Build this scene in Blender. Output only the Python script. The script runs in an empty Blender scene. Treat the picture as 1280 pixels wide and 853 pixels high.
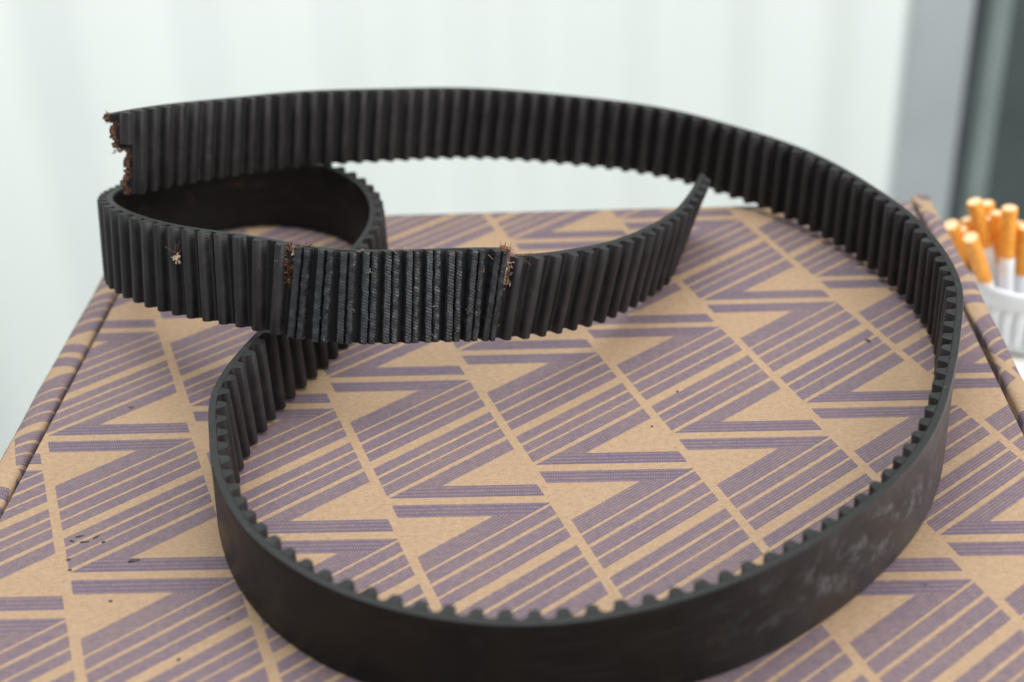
import bpy, bmesh, math, random
import numpy as np
from mathutils import Matrix, Vector

random.seed(7)
rng = np.random.default_rng(11)
scene = bpy.context.scene
COL = scene.collection

# ------------------------------------------------------------------ camera
F_PX, PITCH, ROLL, CAM_H = 1800.0, 0.542491, -0.044282, 0.29638
cd = bpy.data.cameras.new('camera'); cam = bpy.data.objects.new('camera', cd); COL.objects.link(cam)
cd.sensor_width = 22.3; cd.lens = 22.3*F_PX/1280.0
cd.clip_start = 0.01; cd.clip_end = 60.0
fwd = Vector((0, math.cos(PITCH), -math.sin(PITCH)))
dn0 = Vector((0, -math.sin(PITCH), -math.cos(PITCH)))
ex = Vector((1, 0, 0))
right = math.cos(ROLL)*ex - math.sin(ROLL)*dn0
down = math.sin(ROLL)*ex + math.cos(ROLL)*dn0
up = -down; back = -fwd
cam.matrix_world = Matrix(((right.x, up.x, back.x, 0), (right.y, up.y, back.y, 0), (right.z, up.z, back.z, CAM_H), (0, 0, 0, 1)))
cd.dof.use_dof = True; cd.dof.focus_distance = 0.50; cd.dof.aperture_fstop = 4.0
cd.dof.aperture_blades = 7
scene.camera = cam

# ------------------------------------------------------------------ light
world = bpy.data.worlds.new('World'); scene.world = world; world.use_nodes = True
bg = world.node_tree.nodes['Background']
bg.inputs['Color'].default_value = (0.93, 0.98, 1.0, 1); bg.inputs['Strength'].default_value = 0.50

def area(name, loc, target, sx, sy, power, color=(1, 1, 1)):
    l = bpy.data.lights.new(name, 'AREA'); l.shape = 'RECTANGLE'; l.size = sx; l.size_y = sy
    l.energy = power; l.color = color
    o = bpy.data.objects.new(name, l); COL.objects.link(o)
    o.location = loc
    o.rotation_euler = (Vector(target)-Vector(loc)).to_track_quat('-Z', 'Y').to_euler()
    return o
area('doorway_light', (1.35, -0.25, 1.15), (0.05, 0.5, 0.0), 1.2, 1.4, 36.0, (1.0, 0.98, 0.95))
area('wall_fill_light', (-0.2, 0.75, 1.9), (0.0, 1.15, 0.0), 1.9, 1.3, 47.0, (0.97, 1.0, 0.99))  # unseen fill lamp, added to brighten the white wall

scene.view_settings.view_transform = 'Standard'; scene.view_settings.look = 'None'
scene.view_settings.exposure = 0.0; scene.view_settings.gamma = 1.0
scene.view_settings.use_curve_mapping = False
scene.render.engine = 'CYCLES'

# ------------------------------------------------------------------ helpers
def tag(o, label=None, cat=None, group=None, kind=None):
    if label: o['label'] = label
    if cat: o['category'] = cat
    if group: o['group'] = group
    if kind: o['kind'] = kind
    return o

def empty(name, loc=(0, 0, 0), rz=0.0):
    o = bpy.data.objects.new(name, None); COL.objects.link(o)
    o.location = loc; o.rotation_euler = (0, 0, rz); o.empty_display_size = 0.02
    return o

def mesh_obj(name, verts, faces, mats, parent=None, smooth=True, uvs=None, fmat=None):
    me = bpy.data.meshes.new(name)
    me.from_pydata([tuple(v) for v in verts], [], [tuple(f) for f in faces])
    if not isinstance(mats, (list, tuple)): mats = [mats]
    for m in mats: me.materials.append(m)
    if fmat is not None: me.polygons.foreach_set('material_index', list(fmat))
    if uvs is not None:
        uv = me.uv_layers.new(name='UVMap')
        li = np.zeros(len(me.loops), int); me.loops.foreach_get('vertex_index', li)
        uv.data.foreach_set('uv', np.asarray(uvs, float)[li].ravel())
    bm = bmesh.new(); bm.from_mesh(me); bmesh.ops.recalc_face_normals(bm, faces=bm.faces); bm.to_mesh(me); bm.free()
    if smooth: me.shade_smooth()
    o = bpy.data.objects.new(name, me); COL.objects.link(o)
    if parent: o.parent = parent
    return o

def sharp(o, deg=35):
    me = o.data
    bm = bmesh.new(); bm.from_mesh(me)
    for e in bm.edges:
        if len(e.link_faces) == 2 and e.calc_face_angle(0) > math.radians(deg): e.smooth = False
    bm.to_mesh(me); bm.free()
    return o

class NT:
    """tiny node-graph helper"""
    def __init__(self, name):
        m = bpy.data.materials.new(name); m.use_nodes = True
        self.m = m; self.t = m.node_tree; self.n = self.t.nodes; self.l = self.t.links
        self.b = self.n['Principled BSDF']
    def node(self, kind, **kw):
        x = self.n.new(kind)
        for k, v in kw.items(): setattr(x, k, v)
        return x
    def set(self, sock, v):
        if hasattr(v, 'is_output'): self.l.new(v, sock)
        else: sock.default_value = v
    def math(self, op, a, b=None, c=None, clamp=False):
        x = self.node('ShaderNodeMath', operation=op, use_clamp=clamp)
        for i, v in enumerate((a, b, c)):
            if v is not None: self.set(x.inputs[i], v)
        return x.outputs[0]
    def noise(self, vec, scale, detail=3.0, rough=0.55, dist=0.0):
        x = self.node('ShaderNodeTexNoise')
        if vec is not None: self.l.new(vec, x.inputs['Vector'])
        x.inputs['Scale'].default_value = scale; x.inputs['Detail'].default_value = detail
        x.inputs['Roughness'].default_value = rough; x.inputs['Distortion'].default_value = dist
        return x.outputs['Fac']
    def ramp(self, fac, stops, interp='LINEAR'):
        x = self.node('ShaderNodeValToRGB'); cr = x.color_ramp; cr.interpolation = interp
        cr.elements.remove(cr.elements[-1])
        for i, (p, c) in enumerate(stops):
            if i == 0: e = cr.elements[0]; e.position = p
            else: e = cr.elements.new(p)
            e.color = c if len(c) == 4 else (*c, 1)
        self.set(x.inputs[0], fac)
        return x.outputs[0]
    def mix(self, fac, a, b, mode='MIX'):
        x = self.node('ShaderNodeMix', data_type='RGBA', blend_type=mode)
        self.set(x.inputs[0], fac); self.set(x.inputs[6], a); self.set(x.inputs[7], b)
        return x.outputs[2]
    def remap(self, v, a, b, c=0.0, d=1.0):
        x = self.node('ShaderNodeMapRange'); self.set(x.inputs[0], v)
        for i, q in enumerate((a, b, c, d)): x.inputs[1+i].default_value = q
        return x.outputs[0]
    def bump(self, h, strength=0.3, dist=0.001):
        x = self.node('ShaderNodeBump'); self.set(x.inputs['Height'], h)
        x.inputs['Strength'].default_value = strength; x.inputs['Distance'].default_value = dist
        self.l.new(x.outputs[0], self.b.inputs['Normal'])
    def out(self, color=None, rough=None, metal=None, spec=None):
        for k, v in (('Base Color', color), ('Roughness', rough), ('Metallic', metal), ('Specular IOR Level', spec)):
            if v is not None: self.set(self.b.inputs[k], v)
        return self.m

def rgb(r, g, b): return (r, g, b, 1.0)

# ------------------------------------------------------------------ materials
def mat_rubber(name, base, lo, hi, twill=True, dusty=0.0):
    t = NT(name)
    tc = t.node('ShaderNodeTexCoord'); oi = t.node('ShaderNodeObjectInfo')
    off = t.node('ShaderNodeVectorMath', operation='ADD')
    t.l.new(tc.outputs['Object'], off.inputs[0])
    cmb = t.node('ShaderNodeCombineXYZ'); t.l.new(oi.outputs['Random'], cmb.inputs[0]); t.l.new(oi.outputs['Random'], cmb.inputs[2])
    t.l.new(cmb.outputs[0], off.inputs[1])
    v = off.outputs[0]
    n1 = t.noise(v, 260, 5); n2 = t.noise(v, 1400, 3)
    st = t.node('ShaderNodeMapping'); t.l.new(v, st.inputs[0]); st.inputs['Scale'].default_value = (1500, 900, 55)
    ns = t.noise(st.outputs[0], 1.0, 4, 0.6)
    per = t.math('MULTIPLY_ADD', oi.outputs['Random'], 0.7, t.remap(ns, 0.3, 0.7, 0.3, 1.0))
    col = t.ramp(n1, [(0.3, (base[0]*0.75, base[1]*0.75, base[2]*0.75)), (0.62, base), (0.8, tuple(min(1, c*1.7+dusty*0.02) for c in base))])
    pc = t.node('ShaderNodeCombineColor')
    for i in range(3): t.l.new(per, pc.inputs[i])
    col = t.mix(1.0, col, pc.outputs[0], 'MULTIPLY')
    # grey dust flecks
    fl = t.remap(t.noise(v, 900, 2), 0.72-0.02*dusty, 0.80)
    col = t.mix(fl, col, rgb(0.14, 0.13, 0.125))
    h = n2
    if twill:
        sx = t.node('ShaderNodeSeparateXYZ'); t.l.new(tc.outputs['Object'], sx.inputs[0])
        d = t.math('ADD', t.math('MULTIPLY', sx.outputs[0], 5200.0), t.math('MULTIPLY', sx.outputs[2], 6800.0))
        h = t.math('ADD', t.math('MULTIPLY', t.math('SINE', d), 0.3), n2)
    t.bump(h, 0.35, 0.00025)
    return t.out(col, t.remap(n1, 0.3, 0.75, lo, hi), 0.0, 0.36)

M_TOOTH = mat_rubber('nylon_faced_rubber', (0.025, 0.0225, 0.0245), 0.42, 0.60)
M_EDGE = mat_rubber('cut_rubber_edge', (0.011, 0.0112, 0.0112), 0.6, 0.75, twill=False, dusty=1.0)
M_INNER = mat_rubber('shaded_land_rubber', (0.005, 0.0048, 0.005), 0.5, 0.7, twill=True)  # groove shade put into the colour, darker than the teeth

def mat_back():
    """smooth back of the belt: UV x = tooth index, y = across the width"""
    t = NT('belt_back_rubber')
    uv = t.node('ShaderNodeUVMap'); tc = t.node('ShaderNodeTexCoord')
    s = t.node('ShaderNodeSeparateXYZ'); t.l.new(uv.outputs[0], s.inputs[0])
    o = tc.outputs['Object']
    n1 = t.noise(o, 55, 6, 0.6); n2 = t.noise(o, 1500, 3); n3 = t.noise(o, 130, 6, 0.68, 0.15)
    col = t.ramp(n1, [(0.3, (0.0055, 0.005, 0.0048)), (0.6, (0.0090, 0.0081, 0.0077)), (0.75, (0.016, 0.0135, 0.0125))])
    # pale chalky scuffs rubbed onto the back between teeth 66 and 84
    win = t.math('MULTIPLY', t.math('SMOOTH_MIN', t.remap(s.outputs[0], 60, 74), 1.0, 0.05), t.remap(s.outputs[0], 85, 77))
    sc = t.remap(n3, 0.50, 0.80)
    band = t.remap(t.math('ABSOLUTE', t.math('SUBTRACT', s.outputs[1], 0.15)), 0.95, 0.25)
    m = t.math('MULTIPLY', t.math('MULTIPLY', sc, win), band, clamp=True)
    dust = t.math('MULTIPLY', t.remap(s.outputs[0], 86, 72), t.remap(s.outputs[0], 58, 64), clamp=True)  # dust and the soft sheen of this stretch, painted as one grey
    col = t.mix(t.math('MULTIPLY', dust, t.remap(n1, 0.3, 0.65, 0.35, 0.75)), col, rgb(0.085, 0.076, 0.078))
    col = t.mix(t.math('MULTIPLY', m, 0.85), col, rgb(0.24, 0.235, 0.255))
    # long scuffs in the running direction
    lm = t.node('ShaderNodeMapping'); t.l.new(uv.outputs[0], lm.inputs[0]); lm.inputs['Scale'].default_value = (0.35, 9.0, 1)
    ls = t.noise(lm.outputs[0], 1.0, 6, 0.7)
    col = t.mix(t.math('MULTIPLY', t.remap(ls, 0.52, 0.75), 0.35), col, rgb(0.055, 0.05, 0.049))
    # rusty brown rub marks
    rb = t.math('MULTIPLY', t.remap(t.noise(o, 70, 4), 0.60, 0.72), 0.45)
    col = t.mix(rb, col, rgb(0.060, 0.034, 0.024))
    fl = t.remap(t.noise(o, 800, 2), 0.76, 0.82)
    col = t.mix(fl, col, rgb(0.11, 0.11, 0.11))
    t.bump(t.math('ADD', n2, t.math('MULTIPLY', n3, 0.8)), 0.3, 0.0003)
    return t.out(col, t.remap(n1, 0.3, 0.7, 0.34, 0.52), 0.0, 0.20)
M_BACK = mat_back()

def mat_worn():
    """worn tooth facing: shiny blue-grey cord with painted thread glints"""
    t = NT('worn_cord_facing')
    tc = t.node('ShaderNodeTexCoord'); oi = t.node('ShaderNodeObjectInfo')
    sx = t.node('ShaderNodeSeparateXYZ'); t.l.new(tc.outputs['Object'], sx.inputs[0])
    cmb = t.node('ShaderNodeCombineXYZ'); t.l.new(oi.outputs['Random'], cmb.inputs[0])
    off = t.node('ShaderNodeVectorMath', operation='ADD'); t.l.new(tc.outputs['Object'], off.inputs[0]); t.l.new(cmb.outputs[0], off.inputs[1])
    v = off.outputs[0]
    n1 = t.noise(v, 420, 5); n2 = t.noise(v, 1800, 2)
    tw = t.math('SINE', t.math('ADD', t.math('MULTIPLY', sx.outputs[0], 2600.0), t.math('MULTIPLY', sx.outputs[2], 5600.0)))
    tw = t.remap(tw, -1, 1)
    col = t.ramp(n1, [(0.3, (0.010, 0.0102, 0.0112)), (0.58, (0.021, 0.0220, 0.0255)), (0.75, (0.052, 0.055, 0.064))])
    col = t.mix(t.math('MULTIPLY', tw, 0.12), col, rgb(0.06, 0.064, 0.078))
    col = t.mix(t.remap(n2, 0.72, 0.80), col, rgb(0.22, 0.23, 0.25))  # sparkle of the threads painted in as pale flecks
    t.bump(t.math('ADD', t.math('MULTIPLY', tw, 0.30), t.math('ADD', n1, n2)), 0.38, 0.0004)
    return t.out(col, t.remap(n1, 0.3, 0.7, 0.22, 0.52), 0.0, 0.55)
M_WORN = mat_worn()

def mat_fibre(name, c1, c2):
    t = NT(name); tc = t.node('ShaderNodeTexCoord')
    n = t.noise(tc.outputs['Object'], 900, 3)
    return t.out(t.ramp(n, [(0.35, c1), (0.65, c2)]), 0.6)
M_FIBRE = mat_fibre('rust_brown_fibre', (0.07, 0.026, 0.012), (0.30, 0.13, 0.058))
M_FIBREP = mat_fibre('pale_fibre', (0.42, 0.30, 0.22), (0.70, 0.58, 0.48))
M_TORN = mat_fibre('torn_rubber_and_cord', (0.025, 0.016, 0.013), (0.26, 0.115, 0.055))
M_LINT = mat_fibre('pale_lint', (0.34, 0.27, 0.17), (0.62, 0.52, 0.36))
M_CRUMB = mat_fibre('rubber_crumb_black', (0.015, 0.012, 0.014), (0.05, 0.04, 0.045))
M_CRUMBB = mat_fibre('crumb_brown', (0.08, 0.04, 0.025), (0.2, 0.11, 0.06))

# lattice of the print, measured on the lid (metres)
LO = (0.00782, 0.40399); LU = (0.05033, 0.01583); LV = (0.02734, -0.07888)
def mat_card(printed=True):
    t = NT('printed_kraft_card' if printed else 'plain_kraft_card')
    uv = t.node('ShaderNodeUVMap')
    s = t.node('ShaderNodeSeparateXYZ'); t.l.new(uv.outputs[0], s.inputs[0])
    vec = uv.outputs[0]
    f1 = t.noise(vec, 42, 4); f2 = t.noise(vec, 1500, 4, 0.7); f3 = t.noise(vec, 420, 3, 0.6)
    st = t.node('ShaderNodeMapping'); t.l.new(vec, st.inputs[0]); st.inputs['Scale'].default_value = (420, 1500, 1); st.inputs['Rotation'].default_value = (0, 0, 0.4)
    f4 = t.noise(st.outputs[0], 1.0, 3, 0.6)
    k = t.math('ADD', t.math('MULTIPLY', f2, 0.45), t.math('ADD', t.math('MULTIPLY', f3, 0.25), t.math('MULTIPLY', f4, 0.30)))
    kraft = t.ramp(k, [(0.32, (0.215, 0.136, 0.080)), (0.5, (0.330, 0.223, 0.140)), (0.66, (0.415, 0.296, 0.196))])
    kraft = t.mix(t.remap(f1, 0.3, 0.7, 0.0, 0.25), kraft, rgb(0.30, 0.192, 0.115))
    spk = t.remap(t.noise(vec, 650, 2), 0.74, 0.80)
    kraft = t.mix(t.math('MULTIPLY', spk, 0.6), kraft, rgb(0.16, 0.085, 0.045))
    col = kraft
    if printed:
        det = LU[0]*LV[1]-LU[1]*LV[0]
        px = t.math('SUBTRACT', s.outputs[0], LO[0]); py = t.math('SUBTRACT', s.outputs[1], LO[1])
        a = t.math('ADD', t.math('MULTIPLY', px, LV[1]/det), t.math('MULTIPLY', py, -LV[0]/det))
        b = t.math('ADD', t.math('MULTIPLY', px, -LU[1]/det), t.math('MULTIPLY', py, LU[0]/det))
        # slightly wavering ink edges
        wob = t.math('MULTIPLY', t.math('SUBTRACT', t.noise(vec, 900, 2), 0.5), 0.007)
        a = t.math('ADD', t.math('ADD', a, 0.010), wob); b = t.math('ADD', b, t.math('MULTIPLY', wob, 0.6))
        fa = t.math('FRACT', a)
        ci = t.math('FLOOR', a)
        q = t.math('SUBTRACT', b, t.math('MULTIPLY', fa, 0.2276))
        q = t.math('FRACT', q)                       # 0..1, 0 = top of the lower bar
        r = t.math('ADD', q, t.math('MULTIPLY', fa, 0.4676))   # = r' + 1
        incol = t.math('LESS_THAN', fa, 0.938)
        bar1 = t.math('LESS_THAN', q, 0.088)
        bar2 = t.math('MULTIPLY', t.math('GREATER_THAN', q, 0.868), t.math('LESS_THAN', q, 0.951))
        bar1 = t.math('MULTIPLY', bar1, t.math('LESS_THAN', r, 1-0.563)); bar2 = t.math('MULTIPLY', bar2, t.math('GREATER_THAN', r, 1-0.047))
        bars = t.math('MAXIMUM', bar1, bar2)
        st_ = [(-.648, -.563), (-.542, -.484), (-.458, -.405), (-.384, -.333), (-.274, -.223), (-.200, -.151), (-.130, -.073), (-.047, .031)]
        stops = [(0.0, (0, 0, 0))]
        for lo, hi in st_:
            stops += [((1+lo-0.003)/1.5, (1, 1, 1)), ((1+hi+0.004)/1.5, (0, 0, 0))]
        sm = t.ramp(t.math('DIVIDE', r, 1.5), stops, 'CONSTANT')
        stripes = t.math('MULTIPLY', sm, t.math('LESS_THAN', q, 0.951))
        ink = t.math('MULTIPLY', t.math('MAXIMUM', stripes, bars), incol)
        # woven hatch inside the ink: fine lines along the stripes, ticks in the bars
        l1 = t.remap(t.math('SINE', t.math('MULTIPLY', r, 2*math.pi*70)), -1, 1)
        l2 = t.remap(t.math('SINE', t.math('MULTIPLY', t.math('ADD', fa, t.math('MULTIPLY', r, 3.0)), 2*math.pi*46)), -1, 1)
        hs = t.math('MULTIPLY', l1, t.math('MULTIPLY_ADD', l2, 0.55, 0.45))
        t1 = t.remap(t.math('SINE', t.math('MULTIPLY', fa, 2*math.pi*66)), -1, 1)
        t2 = t.remap(t.math('SINE', t.math('MULTIPLY', q, 2*math.pi*40)), -1, 1)
        hb = t.math('MULTIPLY', t1, t2)
        hatch = t.math('ADD', t.math('MULTIPLY', hb, bars), t.math('MULTIPLY', hs, t.math('SUBTRACT', 1.0, bars)))
        hatch = t.math('MULTIPLY', hatch, t.remap(f3, 0.3, 0.7, 0.55, 1.0))
        cover = t.math('MULTIPLY', ink, t.math('SUBTRACT', 1.0, t.math('MULTIPLY', hatch, 0.70)))
        cover = t.math('MULTIPLY', cover, t.remap(t.noise(vec, 28, 5, 0.65), 0.36, 0.58, 0.90, 1.0))
        cover = t.math('MULTIPLY', cover, t.remap(t.noise(vec, 2200, 2), 0.25, 0.5, 0.82, 1.0))
        inkc = t.mix(f1, rgb(0.044, 0.040, 0.108), rgb(0.060, 0.053, 0.126))
        inkc = t.mix(0.16, inkc, kraft)
        col = t.mix(cover, kraft, inkc)
    flute = t.math('MULTIPLY', t.math('SINE', t.math('MULTIPLY', s.outputs[0], 2*math.pi/0.0065)), 0.5)
    t.bump(t.math('ADD', flute, t.math('ADD', f2, t.math('MULTIPLY', f1, 2.6))), 0.25, 0.0003)
    return t.out(col, 0.78, 0.0, 0.25)
M_CARD = mat_card(True); M_KRAFT = mat_card(False)

def mat_wall():
    t = NT('white_painted_steel'); tc = t.node('ShaderNodeTexCoord'); o = tc.outputs['Object']
    n = t.noise(o, 3.0, 5); n2 = t.noise(o, 22, 3)
    st = t.node('ShaderNodeMapping'); t.l.new(o, st.inputs[0]); st.inputs['Scale'].default_value = (14, 14, 1.2)
    n3 = t.noise(st.outputs[0], 1.0, 4)
    col = t.ramp(n, [(0.3, (0.82, 0.875, 0.85)), (0.7, (0.86, 0.91, 0.89))])
    col = t.mix(t.remap(n3, 0.55, 0.8, 0, 0.14), col, rgb(0.70, 0.74, 0.72))
    col = t.mix(t.math('MULTIPLY', t.remap(n2, 0.73, 0.80), 0.35), col, rgb(0.42, 0.40, 0.36))
    return t.out(col, 0.5, 0.0, 0.4)
M_WALL = mat_wall()
def mat_plain(name, c, rough=0.5, var=0.12, scale=20, metal=0.0, spec=0.5):
    t = NT(name); tc = t.node('ShaderNodeTexCoord')
    n = t.noise(tc.outputs['Object'], scale, 4)
    col = t.ramp(n, [(0.3, tuple(x*(1-var) for x in c)), (0.7, tuple(min(1, x*(1+var)) for x in c))])
    return t.out(col, rough, metal, spec)
M_DOOR = mat_plain('grey_steel_door', (0.44, 0.475, 0.49), 0.45, 0.08, 5)
M_SEAL = mat_plain('black_rubber_seal', (0.065, 0.08, 0.09), 0.6, 0.2, 12)
M_POST = mat_plain('grey_green_post', (0.24, 0.29, 0.28), 0.5, 0.12, 9)
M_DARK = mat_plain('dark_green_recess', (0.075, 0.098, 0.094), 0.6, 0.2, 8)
M_TABLE = mat_plain('white_laminate', (0.74, 0.73, 0.67), 0.35, 0.04, 12)
M_FLOOR = mat_plain('grey_floor', (0.33, 0.34, 0.33), 0.7, 0.1, 6)
M_CERAM = mat_plain('white_glazed_ceramic', (0.68, 0.71, 0.76), 0.22, 0.02, 30)
M_PAPER = mat_plain('cigarette_paper', (0.82, 0.83, 0.85), 0.75, 0.03, 200)
M_TOB = mat_plain('filter_end', (0.80, 0.55, 0.33), 0.9, 0.12, 900)
def mat_cork():
    t = NT('cork_tipping_paper'); tc = t.node('ShaderNodeTexCoord')
    v = t.noise(tc.outputs['Object'], 700, 3)
    col = t.ramp(v, [(0.35, (0.66, 0.24, 0.022)), (0.6, (0.83, 0.34, 0.035)), (0.72, (0.90, 0.52, 0.14))])
    return t.out(col, 0.6)
M_CORK = mat_cork()

# ------------------------------------------------------------------ setting
YAW = -0.04717                                   # the box is turned slightly
bex = np.array([math.cos(YAW), math.sin(YAW)]); bey = np.array([-math.sin(YAW), math.cos(YAW)])
def box2w(bx, by): return bex*bx + bey*by

FLOOR_Z = -0.84
fl = mesh_obj('floor', [(-4, -2, FLOOR_Z), (5, -2, FLOOR_Z), (5, 5, FLOOR_Z), (-4, 5, FLOOR_Z)], [(0, 1, 2, 3)], M_FLOOR)
tag(fl, kind='structure')

# corrugated white steel wall, running away to the right
WA = np.array([-0.02, 1.52]); wd = np.array([math.cos(math.radians(24)), math.sin(math.radians(24))]); wn = np.array([wd[1], -wd[0]])
PER = 0.143; DEP = 0.019
prof = []
x = -1.6
T_END = 0.592
phase0 = -0.037
i0 = int(math.floor((-1.5-phase0)/PER)); 
for i in range(i0, 40):
    s0_ = phase0+i*PER
    for ds, h in ((0.0, 0.0), (PER*0.22, DEP), (PER*0.50, DEP), (PER*0.78, 0.0)):
        if s0_+ds < T_END: prof.append((s0_+ds, h))
prof.append((T_END, 0.0))
v = []; f = []
for (s_, h) in prof:
    p = WA + wd*s_ + wn*h
    v += [(p[0], p[1], FLOOR_Z), (p[0], p[1], 1.6)]
for i in range(len(prof)-1): f.append((2*i, 2*i+2, 2*i+3, 2*i+1))
w_ = mesh_obj('wall', v, f, M_WALL, smooth=True); sharp(w_, 50); tag(w_, kind='structure')

def vbox(name, s0, s1, d0, d1, z0, z1, m, parent=None, bev=0.004):
    """upright box in the wall's own frame (s along, d towards the camera)"""
    bm = bmesh.new(); q = []
    for z in (z0, z1):
        for (s_, d_) in ((s0, d0), (s1, d0), (s1, d1), (s0, d1)):
            p = WA + wd*s_ + wn*d_; q.append(bm.verts.new((p[0], p[1], z)))
    for idx in ((0, 3, 2, 1), (4, 5, 6, 7), (0, 1, 5, 4), (1, 2, 6, 5), (2, 3, 7, 6), (3, 0, 4, 7)): bm.faces.new([q[i] for i in idx])
    bmesh.ops.recalc_face_normals(bm, faces=bm.faces)
    if bev: bmesh.ops.bevel(bm, geom=list(bm.edges), offset=bev, segments=2, affect='EDGES')
    me = bpy.data.meshes.new(name); bm.to_mesh(me); bm.free(); me.materials.append(m)
    o = bpy.data.objects.new(name, me); COL.objects.link(o); o.parent = parent
    return o
dp = WA+wd*0.62
door = empty('door', (0, 0, 0))
vbox('door_leaf', T_END+0.003, T_END+0.122, -0.05, -0.015, FLOOR_Z+0.01, 1.6, M_DOOR, door)
vbox('rubber_seal', T_END+0.124, T_END+0.147, -0.05, -0.022, FLOOR_Z+0.01, 1.6, M_SEAL, door)
tag(door, 'flat grey steel door leaf with black edge seal beside the white wall', 'door')
post = empty('door_post', (0, 0, 0))
vbox('post_face', T_END+0.150, T_END+0.185, -0.05, -0.012, FLOOR_Z+0.002, 1.6, M_POST, post)
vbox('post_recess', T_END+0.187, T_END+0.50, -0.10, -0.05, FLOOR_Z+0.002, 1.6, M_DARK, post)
tag(post, 'grey green steel post with a dark recess beyond the door seal', 'post')

# table
TZ = -0.10
table = empty('table', (*box2w(0.1, 0.4), FLOOR_Z), YAW)
def tbox(name, x0, x1, y0, y1, z0, z1, m, parent, bev=0.002):
    bm = bmesh.new(); bmesh.ops.create_cube(bm, size=1.0)
    for vv in bm.verts:
        vv.co = Vector(((x0+x1)/2+vv.co.x*(x1-x0), (y0+y1)/2+vv.co.y*(y1-y0), (z0+z1)/2+vv.co.z*(z1-z0)))
    bmesh.ops.bevel(bm, geom=list(bm.edges), offset=bev, segments=2, affect='EDGES')
    me = bpy.data.meshes.new(name); bm.to_mesh(me); bm.free(); me.materials.append(m)
    o = bpy.data.objects.new(name, me); COL.objects.link(o); o.parent = parent
    return o
hz = TZ-FLOOR_Z
tbox('table_top', -0.296, 0.50, -0.40, 0.296, hz-0.025, hz, M_TABLE, table, 0.003)
for (lx, ly) in ((-0.26, -0.36), (0.46, -0.36), (-0.26, 0.26), (0.46, 0.26)):
    tbox('leg', lx-0.018, lx+0.018, ly-0.018, ly+0.018, 0.0, hz-0.026, M_TABLE, table)
tag(table, 'white table top under the cardboard box and the ribbed cup', 'table')

# ------------------------------------------------------------------ cardboard box
BX0, BX1, BY0, BY1 = -0.1950, 0.1600, 0.19, 0.6115       # lid edges (box frame)
box = empty('cardboard_box', (*box2w((BX0+BX1)/2, (BY0+BY1)/2), TZ), 0.0)
ORG = np.array(box.location)
def bw(bx, by, z):
    p = box2w(bx, by); return (p[0]-ORG[0], p[1]-ORG[1], z-ORG[2])
# lid: a slightly bowed sheet of 2.5 mm board with a rounded back fold
NX, NY = 36, 42
v = []; uv = []; f = []
def lidz(bx, by):
    a = (bx-BX0)/(BX1-BX0); c = (by-BY0)/(BY1-BY0)
    return -0.0004 + 0.0004*math.sin(3.1*a+1)*math.sin(4*c) 
ys = list(np.linspace(BY0, BY1-0.003, NY))
rows = [(y, 0.0, y) for y in ys] + [(BY1-0.0012, -0.0006, BY1-0.001), (BY1-0.0002, -0.0018, BY1+0.001), (BY1, -0.004, BY1+0.004), (BY1, -0.035, BY1+0.035), (BY1, -0.098, BY1+0.098)]
xs = list(np.linspace(BX0+0.0012, BX1-0.0012, NX))
cols = [(xs[0], -0.02)] + [(x, 0.0) for x in xs] + [(xs[-1], -0.02)]
for (y, dz, yu) in rows:
    for (x, dzx) in cols:
        z = lidz(x, y)+dz+dzx
        v.append(bw(x, y, max(z, TZ+0.001))); 
        u_ = box2w(x+(dzx if x < 0 else -dzx), yu); uv.append((u_[0], u_[1]))
nc = len(cols)
for j in range(len(rows)-1):
    for i in range(nc-1): f.append((j*nc+i, j*nc+i+1, (j+1)*nc+i+1, (j+1)*nc+i))
lid = mesh_obj('lid', v, f, M_CARD, box, True, uv); sharp(lid, 60)
tag(lid, 'printed lid with purple hatched zigzag stripes')

def roll_wall(name, xin, xout, ushift, vshift):
    """side wall of folded-over board: rounded top, print running over the fold"""
    sgn = 1 if xout > xin else -1
    wdt = abs(xout-xin); r = wdt/2; cx = (xin+xout)/2
    sec = []                                         # (x, z, unrolled)
    top = 0.0013
    un = 0.0
    pts = [(xin, -0.012)]
    for k in range(11):
        a = math.pi - math.pi*k/10
        pts.append((cx + sgn*math.cos(a)*r, top - r*0.45 + math.sin(a)**0.8*r*0.45 if 0 < k < 10 else top - r*0.45))
    pts += [(xout, -0.03), (xout, -0.098)]
    ys_ = list(np.linspace(BY0+0.001, BY1+0.002, 40)) + [BY1+0.0045, BY1+0.0055]
    v = []; uv = []; f = []
    for jj, y in enumerate(ys_):
        d = 0.0
        end = max(0, jj-39)
        for i, (x, z) in enumerate(pts):
            if i: d += math.hypot(x-pts[i-1][0], z-pts[i-1][1])
            wob = 0.0003*math.sin(y*55+i*0.4)+0.0002*math.sin(y*131+1.0)
            zz = z - (0.0008*end*end if 0 < i < 12 else 0)
            xx = cx + (x-cx)*(1-0.10*end*end)
            v.append(bw(xx + wob, y, zz + wob*0.6 if i < 13 else zz))
            u_ = box2w(xin+sgn*(d-0.012)+ushift, y+vshift); uv.append((u_[0], u_[1]))
    n = len(pts)
    for j in range(len(ys_)-1):
        for i in range(n-1): f.append((j*n+i, j*n+i+1, (j+1)*n+i+1, (j+1)*n+i))
    f.append(tuple(range((len(ys_)-1)*n, len(ys_)*n)))
    o = mesh_obj(name, v, f, M_CARD, box, True, uv); sharp(o, 60)
    return o
roll_wall('side_wall', BX0-0.0006, BX0-0.0105, 0.004, 0.021)
roll_wall('side_wall', BX1+0.0006, BX1+0.0088, 0.012, 0.035)
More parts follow.
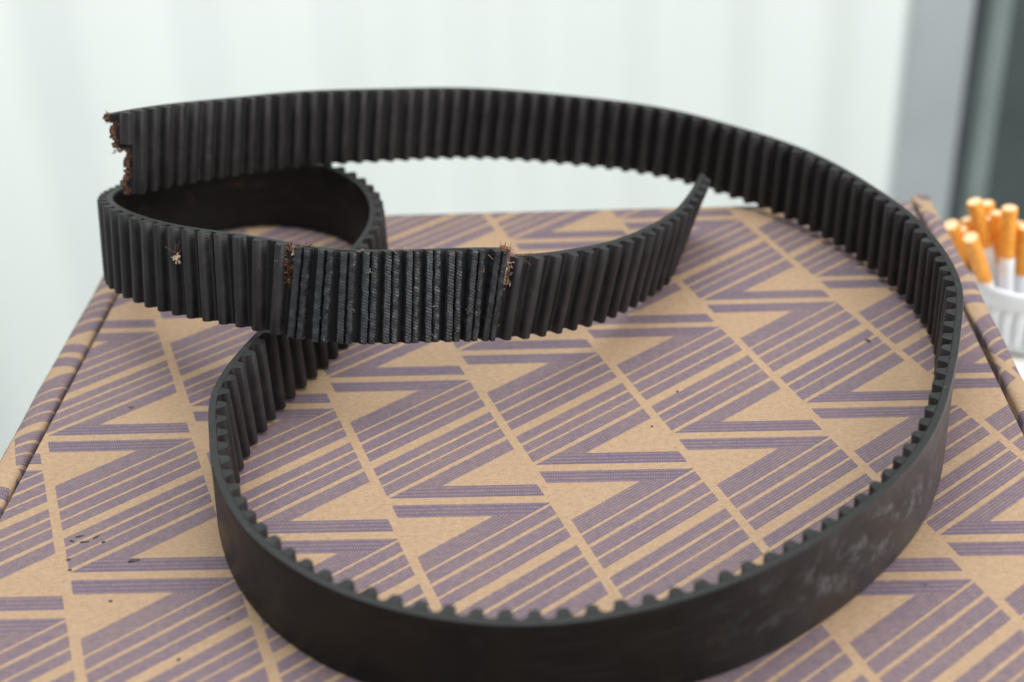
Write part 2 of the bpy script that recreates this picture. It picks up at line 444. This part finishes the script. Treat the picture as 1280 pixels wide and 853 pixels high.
# lower tray walls, front and base
def panel(name, x0, x1, y0, y1, z0, z1):
    v = [bw(x, y, z) for z in (z0, z1) for (x, y) in ((x0, y0), (x1, y0), (x1, y1), (x0, y1))]
    uv = [tuple(box2w(x, y+z)) for z in (z0, z1) for (x, y) in ((x0, y0), (x1, y0), (x1, y1), (x0, y1))]
    return mesh_obj(name, v, [(0, 3, 2, 1), (4, 5, 6, 7), (0, 1, 5, 4), (1, 2, 6, 5), (2, 3, 7, 6), (3, 0, 4, 7)], M_KRAFT, box, False, uv)
panel('base', BX0+0.002, BX1-0.002, BY0+0.006, BY1-0.006, TZ+0.0005, TZ+0.003)
panel('front_wall', BX0+0.001, BX1-0.001, BY0+0.0005, BY0+0.0045, TZ+0.0005, -0.0085)
tag(box, 'brown cardboard mailer box printed with purple hatched stripes, under the broken belt', 'box')

# ------------------------------------------------------------------ the belt
CTRL = [
    (-1520,5069,795,92,239,965),(-1448,5250,744,121,228,967),(-1359,5421,693,148,214,964),(-1251,5582,640,167,199,967),(-1126,5730,591,167,184,982),(-984,5866,550,146,171,983),
    (-823,5980,511,131,161,979),(-648,6070,473,135,159,970),(-478,6167,431,146,162,980),(-310,6267,390,135,145,971),(-131,6346,349,151,130,979),(62,6389,311,147,103,981),
    (260,6396,280,125,75,991),(458,6378,257,104,42,994),(654,6336,239,101,13,995),(840,6263,221,95,-6,994),(1010,6158,201,77,-8,998),(1163,6030,192,74,17,996),
    (1296,5881,191,55,32,1000),(1408,5714,189,39,16,993),(1498,5535,185,19,20,1006),(1574,5349,183,-3,26,1007),(1634,5158,184,1,16,1004),(1668,4960,178,-21,22,1015),
    (1675,4757,177,-28,50,1018),(1643,4558,180,36,4,1010),(1577,4366,172,11,-45,1002),(1513,4174,162,3,-46,992),(1444,3984,161,-30,11,994),(1366,3798,165,-27,37,1003),
    (1263,3623,166,-27,27,998),(1137,3465,167,-8,19,1003),(993,3321,166,-9,8,1002),(837,3192,164,-21,-1,999),(667,3080,161,-28,-9,992),(484,2996,162,2,-21,996),
    (290,2941,164,2,-48,1000),(90,2912,162,-14,-79,991),(-110,2924,163,-3,-65,999),(-305,2975,164,-11,-45,999),(-487,3060,164,-31,-22,998),(-647,3181,161,-6,-4,992),
    (-783,3330,159,10,-9,988),(-886,3504,158,44,-24,977),(-958,3695,161,39,-17,1004),(-1000,3894,166,98,-72,975),(-1020,4096,174,-42,-76,988),(-977,4296,179,-13,1,1016),
    (-910,4486,178,0,6,994),(-832,4671,172,-27,24,1003),(-745,4851,169,-39,26,998),(-657,5030,166,-18,23,1000),(-581,5215,164,-14,8,999),(-548,5414,164,-12,-3,1000),
    (-572,5614,165,-5,-4,999),(-655,5798,165,19,17,1001),(-790,5948,163,31,47,999),(-965,6050,162,21,65,997),(-1165,6086,162,14,73,997),(-1363,6035,169,26,95,996),
    (-1515,5899,190,50,150,990),(-1599,5719,231,67,226,970),(-1629,5528,287,48,281,959),(-1618,5337,348,30,292,955),(-1574,5149,404,30,267,960),(-1486,4973,449,67,235,962),
    (-1348,4827,472,72,229,962),(-1199,4697,497,82,260,950),(-1036,4583,526,60,266,952),(-865,4481,547,59,243,959),(-677,4407,528,165,270,959),(-488,4434,498,110,356,932),
    (-314,4501,456,39,366,927),(-130,4562,420,88,314,969),(45,4635,363,277,134,948),(202,4747,317,235,96,972),(348,4876,271,223,80,975),(470,5027,232,229,63,969),
    (578,5191,197,246,61,971),(677,5360,164,226,36,982),(752,5544,148,261,-44,955),(800,5738,148,352,-143,917),(839,5934,169,411,-208,892),(869,6128,207,454,-262,852),
    (890,6320,260,489,-304,819),(905,6508,326,518,-341,785),(913,6692,406,545,-374,751),(916,6869,498,572,-408,716),
]
CT = np.array(CTRL, float); CC = CT[:, :3]*1e-4; CW = CT[:, 3:]*1e-3
DK = 2.5; P8 = 0.008; S0 = 181.8617; BW = 0.03285
NB = len(CC)
def basis(k):
    k = np.asarray(k, float)/DK+1
    i = np.clip(np.floor(k).astype(int), 1, NB-3); t = k-i
    return i, ((1-t)**3/6, (3*t**3-6*t**2+4)/6, (-3*t**3+3*t**2+3*t+1)/6, t**3/6), (-(1-t)**2/2, (9*t**2-12*t)/6, (-9*t**2+6*t+3)/6, t**2/2)
def frame(k):
    k = np.atleast_1d(np.asarray(k, float))
    i, b, d = basis(k)
    c = sum(b[j][:, None]*CC[i-1+j] for j in range(4)); w = sum(b[j][:, None]*CW[i-1+j] for j in range(4))
    T = sum(d[j][:, None]*CC[i-1+j] for j in range(4))
    T /= np.linalg.norm(T, axis=1)[:, None]
    w -= (w*T).sum(1)[:, None]*T; w /= np.linalg.norm(w, axis=1)[:, None]
    n = np.cross(T, w)
    lift = np.maximum(0.0004-(c-w*BW/2)[:, 2], 0)
    c[:, 2] += lift
    return c, T, w, n
KT2 = S0-0.55                                   # tear near the worn teeth's end
KT1 = S0-10.62
def P(k, wv, off):
    """point of the belt: k tooth index, wv -1..1 across the width, off metres along the tooth side"""
    k = np.atleast_1d(np.asarray(k, float)); wv = np.broadcast_to(np.asarray(wv, float), k.shape); off = np.broadcast_to(np.asarray(off, float), k.shape)
    c, T, w, n = frame(k)
    p = c + w*(wv*BW/2)[:, None] + n*off[:, None]
    h = np.clip((wv+1)/2, 0, 1)**1.3
    dz = np.where(k < KT2, 0.0016*np.exp(-(KT2-k)/2.0), -0.0018*np.exp(-(k-KT2)/2.0))
    dn = np.where(k < KT2, 0.0012*np.exp(-(KT2-k)/1.2), -0.0012*np.exp(-(k-KT2)/1.5))
    act = (np.abs(k-KT2) < 14)*h
    return p + w*(dz*act)[:, None] + n*(dn*act)[:, None]

belt = empty('timing_belt', tuple(frame(96)[0][0]*np.array([1, 1, 0])))
BO = np.array(belt.location)
KEND = S0+18.6
BT = 0.0014                                      # half thickness of the band

def startk(wv):
    base = np.interp(wv, [-1, -0.72, -0.55, -0.1, 0.12, 0.2, 0.45, 0.75, 0.86, 1.0], [-0.62, -0.85, -0.62, -0.58, -0.50, -1.35, -1.55, -1.50, -2.1, -2.0])
    return base
ROWS = 34
wvs = np.linspace(-1, 1, ROWS+1)
ST = 0.25
def fine(k): return k < 0.4 or abs(k-KT2) < 1.1 or abs(k-KT1) < 0.7 or k > KEND-0.6
ks = [-2.4]
while ks[-1] < KEND: ks.append(ks[-1]+(0.07 if fine(ks[-1]) else ST))
ks = np.array(ks)
nk = len(ks); km = (ks[:-1]+ks[1:])/2
cell = np.ones((nk-1, ROWS), bool)
jit = rng.normal(0, 0.09, ROWS)+0.10*np.sin(np.arange(ROWS)*0.9)
for j in range(ROWS):
    wm = (wvs[j]+wvs[j+1])/2
    cell[:, j] &= km > startk(wm)+jit[j]
    cell[:, j] &= km < KEND - 0.25*abs(rng.normal())
    # open V tear from the upper edge
    d = (wm-0.32)/0.68
    if d > 0: cell[:, j] &= np.abs(km-(KT2+0.12*math.sin(j*1.7)+0.15*d)) > 0.10+0.40*d
    d1 = (wm-0.55)/0.45
    if d1 > 0: cell[:, j] &= np.abs(km-(KT1+0.1*math.sin(j*2.1))) > 0.02+0.20*d1
idx = {}
v = []; uvb = []
KK, WW = np.meshgrid(ks, wvs, indexing='ij')
edge = np.where(np.abs(WW) > 0.999, 0.00025, 0.0)        # tiny bevel on the long edges
Pin = P(KK.ravel(), WW.ravel(), BT-edge.ravel())-BO
Pout = P(KK.ravel(), WW.ravel(), -BT+edge.ravel())-BO
nv = len(Pin)
v = np.concatenate([Pin, Pout]); uvb = np.concatenate([np.stack([KK.ravel(), WW.ravel()], 1)]*2)
def vi(i, j, o): return o*nv + i*(ROWS+1)+j
f = []; fm = []
for i in range(nk-1):
    for j in range(ROWS):
        if not cell[i, j]: continue
        f.append((vi(i, j, 0), vi(i+1, j, 0), vi(i+1, j+1, 0), vi(i, j+1, 0))); fm.append(0)
        f.append((vi(i, j, 1), vi(i, j+1, 1), vi(i+1, j+1, 1), vi(i+1, j, 1))); fm.append(1)
        if i == 0 or not cell[i-1, j]: f.append((vi(i, j, 0), vi(i, j+1, 0), vi(i, j+1, 1), vi(i, j, 1))); fm.append(3)
        if i == nk-2 or not cell[i+1, j]: f.append((vi(i+1, j, 0), vi(i+1, j, 1), vi(i+1, j+1, 1), vi(i+1, j+1, 0))); fm.append(3)
        if j == 0 or not cell[i, j-1]: f.append((vi(i, j, 0), vi(i, j, 1), vi(i+1, j, 1), vi(i+1, j, 0))); fm.append(2)
        if j == ROWS-1 or not cell[i, j+1]: f.append((vi(i, j+1, 0), vi(i+1, j+1, 0), vi(i+1, j+1, 1), vi(i, j+1, 1))); fm.append(2)
used = sorted({a for q in f for a in q}); mp = {a: b for b, a in enumerate(used)}
band = mesh_obj('band', v[used], [tuple(mp[a] for a in q) for q in f], [M_INNER, M_BACK, M_EDGE, M_TORN], belt, True, uvb[used], None)
# material slots survive recalc: assign after building
band.data.polygons.foreach_set('material_index', fm); sharp(band, 40)

# teeth
PROF = [(-3.15, 0.0), (-2.60, 0.16), (-2.22, 0.60), (-2.00, 1.30), (-1.80, 2.20), (-1.50, 2.95), (-1.05, 3.36), (-0.50, 3.50), (0.50, 3.50), (1.05, 3.36), (1.50, 2.95), (1.80, 2.20), (2.00, 1.30), (2.22, 0.60), (2.60, 0.16), (3.15, 0.0)]
def tooth_mesh(name, seed, prof=PROF, segs=3, rough=0.00003, worn=False, trim=(0.0, 0.0)):
    r = np.random.default_rng(seed)
    zs = list(np.linspace(-1, 1, segs+1)); zs = [-1.0, -0.985]+zs[1:-1]+[0.985, 1.0]
    v = []; f = []; fm = []
    n = len(prof)
    for a, z in enumerate(zs):
        cap = a in (0, len(zs)-1)
        lean = r.normal(0, rough*1.2)
        for b, (x, y) in enumerate(prof):
            sc = 0.94 if cap else 1.0
            dx = r.normal(0, rough)*(y > 0.3); dy = r.normal(0, rough)*(y > 0.3)
            if worn and x > 0.15 and y > 1.0: dx += r.normal(0, 0.00010); dy += r.normal(0, 0.00020)
            zz = (-1+trim[0]) + (z+1)/2*(2-trim[0]-trim[1])
            v.append((x*0.001*(sc if y > 0.3 else 1)+dx+lean*(y > 0.3), y*0.001*sc+dy, zz*BW/2))
    for a in range(len(zs)-1):
        for b in range(n-1):
            f.append((a*n+b, a*n+b+1, (a+1)*n+b+1, (a+1)*n+b)); fm.append(1 if a in (0, len(zs)-2) else 0)
    f.append(tuple(range(n-1, -1, -1))); fm.append(1)
    f.append(tuple(range((len(zs)-1)*n, len(zs)*n))); fm.append(1)
    me = bpy.data.meshes.new(name); me.from_pydata(v, [], f)
    me.materials.append(M_WORN if worn else M_TOOTH); me.materials.append(M_EDGE)
    me.polygons.foreach_set('material_index', fm)
    bm = bmesh.new(); bm.from_mesh(me); bmesh.ops.recalc_face_normals(bm, faces=bm.faces)
    for e in bm.edges:
        if len(e.link_faces) == 2 and e.calc_face_angle(0) > math.radians(50): e.smooth = False
    bm.to_mesh(me); bm.free(); me.shade_smooth()
    for i, p in enumerate(me.polygons): p.material_index = fm[i]
    me.set_sharp_from_angle(angle=math.radians(42))
    return me
WPROF = [(-3.3, 0.0), (-3.15, 0.3), (-3.1, 1.8), (-3.0, 2.9), (-2.75, 3.2), (-1.6, 3.25), (-0.75, 3.2), (-0.52, 2.6), (-0.38, 1.5), (-0.18, 1.2), (0.0, 1.5), (0.15, 2.5), (0.45, 2.95), (1.25, 3.1), (2.15, 2.95), (2.50, 2.4), (2.65, 1.2), (2.8, 0.2), (3.1, 0.0)]
T_MESH = [tooth_mesh('tooth', 100+i) for i in range(6)]
W_MESH = [tooth_mesh('worn_tooth', 200+i, WPROF, 30, 0.00005, True, (0.0, random.choice((0.0, 0.0, 0.03)))) for i in range(5)]
SHORT = tooth_mesh('tooth', 300, PROF, 3, 0.00004, False, (1.26, 0.0))
def tooth_k(i): return i + float(np.interp(i, [14, 36, 126, 159], [0, -0.22, -0.22, -0.138]))
for i in range(-1, 201):
    k = tooth_k(i)
    m = int(round(k-S0))
    worn = i > 150 and -10 <= m <= -1
    a = P([k], [-1.0], [BT-0.0001])[0]; b = P([k], [1.0], [BT-0.0001])[0]
    T = frame([k])[1][0]
    z = b-a; ln = np.linalg.norm(z); z /= ln
    T = T-(T@z)*z; T /= np.linalg.norm(T); n = np.cross(T, z)
    c = (a+b)/2-BO
    if i < 0: me = SHORT
    elif worn: me = W_MESH[(i*7) % 5]
    else: me = T_MESH[(i*5+i//7) % 6]
    o = bpy.data.objects.new('tooth', me); COL.objects.link(o); o.parent = belt
    sx = 1.0 + 0.03*rng.normal(); sy = 1.0+(0.06 if worn else 0.03)*rng.normal()
    o.matrix_local = Matrix(((T[0]*sx, n[0]*sy, z[0]*ln/BW, c[0]), (T[1]*sx, n[1]*sy, z[1]*ln/BW, c[1]), (T[2]*sx, n[2]*sy, z[2]*ln/BW, c[2]), (0, 0, 0, 1)))
    if i < 0: o['label'] = 'short remnant of a tooth at the torn end'
    if worn: o['label'] = 'worn shiny tooth split into two ridges'
tag(belt, 'long black toothed rubber belt, torn through and looped into an S on the box', 'belt')

# frayed cords
def strand(v, f, pts, r0, r1, sides=4):
    pts = [np.array(p, float) for p in pts]; b0 = len(v)
    for i, p in enumerate(pts):
        t = pts[min(i+1, len(pts)-1)]-pts[max(i-1, 0)]; t = t/(np.linalg.norm(t)+1e-12)
        a = np.cross(t, [0.31, 0.77, 0.55]); a /= np.linalg.norm(a); c = np.cross(t, a)
        r = r0+(r1-r0)*i/(len(pts)-1)
        for s_ in range(sides):
            g = 2*math.pi*s_/sides; v.append(p+(a*math.cos(g)+c*math.sin(g))*r)
    for i in range(len(pts)-1):
        for s_ in range(sides):
            q = (s_+1) % sides
            f.append((b0+i*sides+s_, b0+i*sides+q, b0+(i+1)*sides+q, b0+(i+1)*sides+s_))
def tuft(name, seeds, m, r0=0.00016):
    """seeds: list of (k, w, off, dir(k,w,n) in metres, length, curl)"""
    v = []; f = []
    for (k, wv, off, d, ln, curl) in seeds:
        c, T, w, n = frame([k]); T, w, n = T[0], w[0], n[0]
        p = P([k], [wv], [off])[0]-BO
        dr = T*d[0]+w*d[1]+n*d[2]; dr /= np.linalg.norm(dr)+1e-9
        pts = [p]; cv = rng.normal(0, curl, 3)
        for q in range(5):
            dr = dr+cv*0.35+rng.normal(0, curl*0.25, 3); dr /= np.linalg.norm(dr); pts.append(pts[-1]+dr*ln/5)
        strand(v, f, pts, r0*random.uniform(0.7, 1.3), r0*0.45)
    o = mesh_obj(name, v, f, m, belt, True); o['kind'] = 'stuff'
    return o
sd = []
for q in range(150):
    wv = random.uniform(-1, 1); kk = startk(wv)+0.12
    sd.append((kk+random.uniform(-.02, .25), wv, random.uniform(-0.0012, 0.0012), (-1.0, random.gauss(0, .35), random.gauss(0, .35)), random.uniform(0.0008, 0.0024), 0.25))
for q in range(34):
    sd.append((-1.9, random.uniform(0.82, 1.0), random.uniform(-0.001, 0.001), (-1, random.gauss(0.0, .4), random.gauss(0, .4)), random.uniform(0.0010, 0.0028), 0.6))
for q in range(45):
    sd.append((-1.3+random.uniform(-.2, .6), random.uniform(0.10, 0.24), random.uniform(-0.001, 0.001), (-.5, -1, random.gauss(0, .4)), random.uniform(0.001, 0.0022), 0.3))
tuft('frayed_cord', sd, M_FIBRE, 0.0002)
sd = []; sp = []
for q in range(150):
    g = random.random()
    if g < 0.62: kk, wv = KT1+random.gauss(0, .14), random.uniform(0.18, 1.0)
    else: kk, wv = KT1+random.uniform(0, 0.85), 0.16+random.gauss(0, .05)
    sd.append((kk, wv, 0.0012+random.uniform(0, 0.0022), (random.gauss(.2, .6), random.gauss(0.1, .7), 0.25), random.uniform(0.0008, 0.0022), 0.7))
for q in range(6): sd.append((KT1-0.1, random.uniform(0.3, 0.95), 0.003, (-1, random.gauss(.1, .3), .4), random.uniform(0.003, 0.006), 0.3))
for q in range(16): sd.append((KT1+random.uniform(-.2, .8), 1.0, 0.001, (1, .35, .3), random.uniform(0.002, 0.005), 0.4))
tuft('frayed_cord', sd, M_FIBRE, 0.00014)
sd = []
for q in range(120):
    g = random.random()
    wv = random.uniform(0.25, 1.02); kk = KT2+random.gauss(-.05, .22)
    sd.append((kk, wv, random.uniform(-0.001, 0.003), (random.gauss(-.1, .8), random.gauss(-.1, .5), 0.5), random.uniform(0.0008, 0.0026), 0.8))
for q in range(60): sd.append((KT2+random.uniform(-.45, .1), random.uniform(0.95, 1.04), random.uniform(-.001, .003), (random.uniform(-.4, 1), random.uniform(-.2, .3), random.gauss(0, .4)), random.uniform(0.0010, 0.0028), 0.9))
for q in range(5): sd.append((KT2+0.4, 1.0, 0.002, (1, .25, .2), random.uniform(0.005, 0.008), 0.4))
tuft('frayed_cord', sd, M_FIBRE, 0.0002)
for q in range(34):
    sp.append((KT2+random.gauss(.12, .10), random.uniform(0.30, 0.98), random.uniform(0.0005, 0.003), (random.gauss(0, .4), -1 if random.random() < .5 else 1, 0.3), random.uniform(0.0015, 0.003), 0.4))
tuft('frayed_cord', sp, M_FIBREP, 0.00030)
# loose threads along the worn teeth
sd = []
for q in range(16):
    sd.append((S0+random.uniform(-10.3, -0.6), random.uniform(-0.95, 1.0), 0.0040, (random.gauss(0, 1), random.gauss(0, .6), 0.25), random.uniform(0.001, 0.0028), 0.6))
for kk in (S0-6.0, S0-5.35, S0-5.05, S0-7.4):
    for q in range(5): sd.append((kk+random.gauss(0, .05), 0.97, 0.002, (random.gauss(0, .5), 1, .2), random.uniform(0.001, 0.0024), 0.5))
tuft('loose_thread', sd, M_LINT, 0.00007)

# ------------------------------------------------------------------ small loose things
def blob(name, loc, sx, sy, sz, m, rz=0.0, seed=0, label=None, cat=None, group=None, sub=2):
    r = np.random.default_rng(seed)
    bm = bmesh.new(); bmesh.ops.create_icosphere(bm, subdivisions=sub, radius=1.0)
    for vv in bm.verts:
        q = 1+r.normal(0, 0.16); vv.co = Vector((vv.co.x*sx*q, vv.co.y*sy*q, vv.co.z*sz*q+sz*0.8))
    me = bpy.data.meshes.new(name); bm.to_mesh(me); bm.free(); me.materials.append(m); me.shade_smooth()
    o = bpy.data.objects.new(name, me); COL.objects.link(o); o.location = loc; o.rotation_euler = (0, 0, rz)
    tag(o, label, cat, group)
    return o
crumbs = [(-0.1252, 0.3648, 2.0, .9, M_CRUMB, .1, 'largest black rubber crumb, lying on a purple bar of the print'),
          (-0.1460, 0.3786, 1.5, .35, M_CRUMB, .3, None), (-0.1437, 0.3755, 1.6, .35, M_CRUMB, .1, None), (-0.1405, 0.3778, 1.3, .4, M_CRUMB, .7, None),
          (-0.1480, 0.3762, 0.9, .4, M_CRUMB, -.4, None), (-0.1373, 0.3750, 0.7, .5, M_CRUMB, 0, None), (-0.1469, 0.3667, 0.7, .6, M_CRUMB, 0, None),
          (-0.1451, 0.3614, 0.6, .5, M_CRUMB, .3, None), (-0.1285, 0.3454, 0.6, .5, M_CRUMB, 0, None), (-0.1025, 0.3180, 0.6, .5, M_CRUMB, .8, None),
          (0.0491, 0.4279, 0.4, .35, M_CRUMB, 0, None), (0.1394, 0.4800, 1.4, .25, M_CRUMB, -.7, None), (0.0610, 0.4500, 0.45, .22, M_CRUMBB, .2, None),
          (-0.1445, 0.4557, 0.9, .7, M_CRUMBB, .2, None), (-0.0905, 0.3350, 0.6, .5, M_CRUMBB, .2, None), (0.1234, 0.3365, 0.35, .25, M_CRUMBB, 1, None)]
CRUMB_LB = {1: 'thin black rubber shred in a small cluster on the striped print', 2: 'thin black rubber shred in a small cluster on the striped print', 3: 'thin black rubber shred in a small cluster on the striped print',
            4: 'thin black rubber shred in a small cluster on the striped print', 11: 'thin black shred on the print, close under the inner side of the belt loop',
            12: 'thin reddish shred on the striped print inside the big loop', 13: 'brown crumb on the lid beside the crossing of the belt'}
for q, (x, y, sx, sy, m, rz, lb) in enumerate(crumbs):
    lab = lb or CRUMB_LB.get(q) or ('tiny black rubber speck scattered alone on the printed lid' if m is M_CRUMB else 'tiny brown speck lying alone on the printed lid')
    blob('rubber_crumb' if m is M_CRUMB else 'brown_crumb', (x, y, -0.0002), sx*0.001, sy*0.001, 0.00032, m, rz, 40+q, lab, 'crumb',
         'black crumbs on the lid' if m is M_CRUMB else 'brown crumbs on the lid')

# pale lint caught between two teeth
kl = S0-16.55
lp = P([kl], [0.36], [0.0047])[0]
lint = empty('lint', tuple(lp))
c_, T_, w_v, n_ = [q[0] for q in frame([kl])]
v = []; f = []
for q in range(30):
    d = T_*random.gauss(.25, .7)+w_v*random.gauss(-.6, .8)+n_*abs(random.gauss(.3, .4)); d /= np.linalg.norm(d)
    pts = [d*0.0001]
    for z_ in range(4):
        d = d+rng.normal(0, .35, 3); d /= np.linalg.norm(d); pts.append(pts[-1]+d*random.uniform(0.0002, 0.0008))
    strand(v, f, pts, 0.00042, 0.00012)
for q in range(7):
    c0 = T_*random.gauss(.0006, .0007)+w_v*random.gauss(-.0008, .0009)+n_*random.uniform(0, .0006)
    ang = [random.uniform(0, 6.28)]; nvv = 9; b0 = len(v)
    for s_ in range(nvv):
        g = 6.283*s_/nvv; rr = random.uniform(.0005, .0009)
        v.append(c0+T_*math.cos(g)*rr+w_v*math.sin(g)*rr+n_*random.uniform(0, .0006))
    v.append(c0+n_*.0007)
    for s_ in range(nvv): f.append((b0+s_, b0+(s_+1) % nvv, b0+nvv))
mesh_obj('fluff', v, f, M_LINT, lint)
v = []; f = []
for q in range(5):
    d = w_v+T_*random.gauss(0, .25)+n_*.1; pts = [d*0.0005]
    for z_ in range(4):
        d = d+rng.normal(0, .25, 3); d /= np.linalg.norm(d); pts.append(pts[-1]+d*0.0014)
    strand(v, f, pts, 0.00012, 0.00006)
mesh_obj('fibre', v, f, M_FIBRE, lint)
tag(lint, 'small pale tuft of lint caught on the teeth of the belt loop', 'lint')

# ------------------------------------------------------------------ ribbed cup of cigarettes
CUP = np.array([0.2690, 0.6470]); CR, CB, CH = 0.0385, 0.0300, 0.0400
cup = empty('ribbed_cup', (CUP[0], CUP[1], TZ))
SEG = 216; NF = 36
def ring(r, z, flute=0.0):
    return [((r+flute*abs(math.sin(NF/2*a))**0.6)*math.cos(a), (r+flute*abs(math.sin(NF/2*a))**0.6)*math.sin(a), z) for a in (2*math.pi*i/SEG for i in range(SEG))]
rings = [ring(CB-0.003, 0.0003), ring(CB, 0.002), ring(CB+0.0004, 0.004)]
for q in range(7):
    a = q/6; z = 0.0055+a*(CH-0.0105-0.0055); rings.append(ring(CB+0.0005+(CR-0.0022-CB)*a, z, 0.0030 if 0 < q < 6 else 0.0003))
rings += [ring(CR-0.0009, CH-0.0095), ring(CR-0.0002, CH-0.0082), ring(CR, CH-0.0015), ring(CR-0.0006, CH-0.0003), ring(CR-0.0015, CH), ring(CR-0.0026, CH-0.0006), ring(CR-0.0032, CH-0.003), ring(CB-0.0022, 0.006), ring(CB-0.006, 0.0042)]
v = [p for r_ in rings for p in r_]; f = []
for j in range(len(rings)-1):
    for i in range(SEG): f.append((j*SEG+i, j*SEG+(i+1) % SEG, (j+1)*SEG+(i+1) % SEG, (j+1)*SEG+i))
f.append(tuple(range(SEG-1, -1, -1))); f.append(tuple(range((len(rings)-1)*SEG, len(rings)*SEG)))
nb = len(f)
cupo = mesh_obj('cup_body', v, f, M_CERAM, cup); sharp(cupo, 50)
tag(cup, 'white ceramic ribbed cup beside the box, holding cigarettes', 'cup')

def lathe(name, prof, m, parent, seg=20, mats=None, fmat=None):
    v = []; f = []; fm = []
    for (r, z) in prof:
        for i in range(seg): a = 2*math.pi*i/seg; v.append((r*math.cos(a), r*math.sin(a), z))
    for j in range(len(prof)-1):
        for i in range(seg): f.append((j*seg+i, j*seg+(i+1) % seg, (j+1)*seg+(i+1) % seg, (j+1)*seg+i))
    f.append(tuple(range((len(prof)-1)*seg, len(prof)*seg))); f.append(tuple(range(seg-1, -1, -1)))
    o = mesh_obj(name, v, f, m, parent); sharp(o, 40)
    return o
def cam_ray(px, py):
    a = (px-640)/F_PX; b = (py-426.5)/F_PX
    return (fwd + right*a + down*b)
def at_y(px, py, y):
    d = cam_ray(px, py); t = y/d.y
    return np.array((d.x*t, d.y*t, CAM_H+d.z*t))
# top pixel, depth y of the tip, pixel lower down the stick and its depth; length of filter
cigs = [((1189, 281), .640, (1213, 343), .652, 'leaning outermost over the rim towards the box, all cork filter showing', .034),
        ((1209, 274), .668, (1224, 330), .662, 'leaning behind the outermost one, cork filter tip up', .034),
        ((1213, 297), .622, (1230, 348), .631, 'short stub with its cork filter low against the rim', .034),
        ((1218, 252), .640, (1241, 350), .640, 'standing tallest, cork filter over a white stick', .0262),
        ((1233, 254), .658, (1245, 345), .655, 'tucked right behind the tallest one', .027),
        ((1247, 266), .645, (1246, 350), .640, 'upright between the tallest one and its neighbour, thin gap beside it', .0262),
        ((1262, 260), .632, (1258, 355), .632, 'upright with a clean cork tip and much white stick showing', .0268),
        ((1272, 278), .668, (1268, 345), .660, 'shaded, standing behind the upright ones', .027),
        ((1283, 284), .630, (1276, 360), .632, 'tilted to the far side of the cup, white stick at the rim', .0265),
        ((1200, 288), .652, (1219, 345), .656, 'wedged between the outermost one and the short stub', .034),
        ((1226, 266), .672, (1236, 340), .664, 'standing at the back, mostly hidden by the tallest one', .027),
        ((1255, 270), .664, (1253, 345), .658, 'at the back, filling the gap between two upright ones', .027),
        ((1240, 272), .652, (1247, 350), .650, 'half hidden, with a lower cork tip than the tallest beside it', .0262),
        ((1300, 270), .650, (1290, 350), .648, 'tilted outward at the far side from the box', .027)]
R_ = 0.0037
for (t0, y0, t1, y1, lb, fl_) in cigs:
    a = at_y(*t0, y0); b = at_y(*t1, y1)
    d = b-a; d /= np.linalg.norm(d)
    # run down to the cup's floor
    ln = min(0.084, (a[2]-(TZ+0.0085))/max(0.05, -d[2]))
    base = a+d*ln
    # keep the foot inside the cup
    off = base[:2]-CUP; rr = np.linalg.norm(off); lim = CB-0.0085
    if rr > lim: base[:2] = CUP+off/rr*lim
    ax = a-base; ln = np.linalg.norm(ax); ax /= ln
    root = empty('cigarette', tuple(base))
    root.rotation_mode = 'QUATERNION'; root.rotation_quaternion = Vector(ax).to_track_quat('Z', 'Y')
    lathe('paper_tube', [(R_-0.0003, 0.0), (R_, 0.0004), (R_, ln-fl_+0.0005)], M_PAPER, root)
    lathe('filter_tip', [(R_+0.00006, ln-fl_), (R_+0.00008, ln-fl_+0.0002), (R_+0.00008, ln-0.0003), (R_-0.0002, ln)], M_CORK, root)
    lathe('filter_end', [(R_-0.0005, ln-0.0006), (R_-0.0005, ln+0.0001)], M_TOB, root)
    tag(root, 'cork tipped cigarette '+lb, 'cigarette', 'cigarettes standing in the ribbed cup')
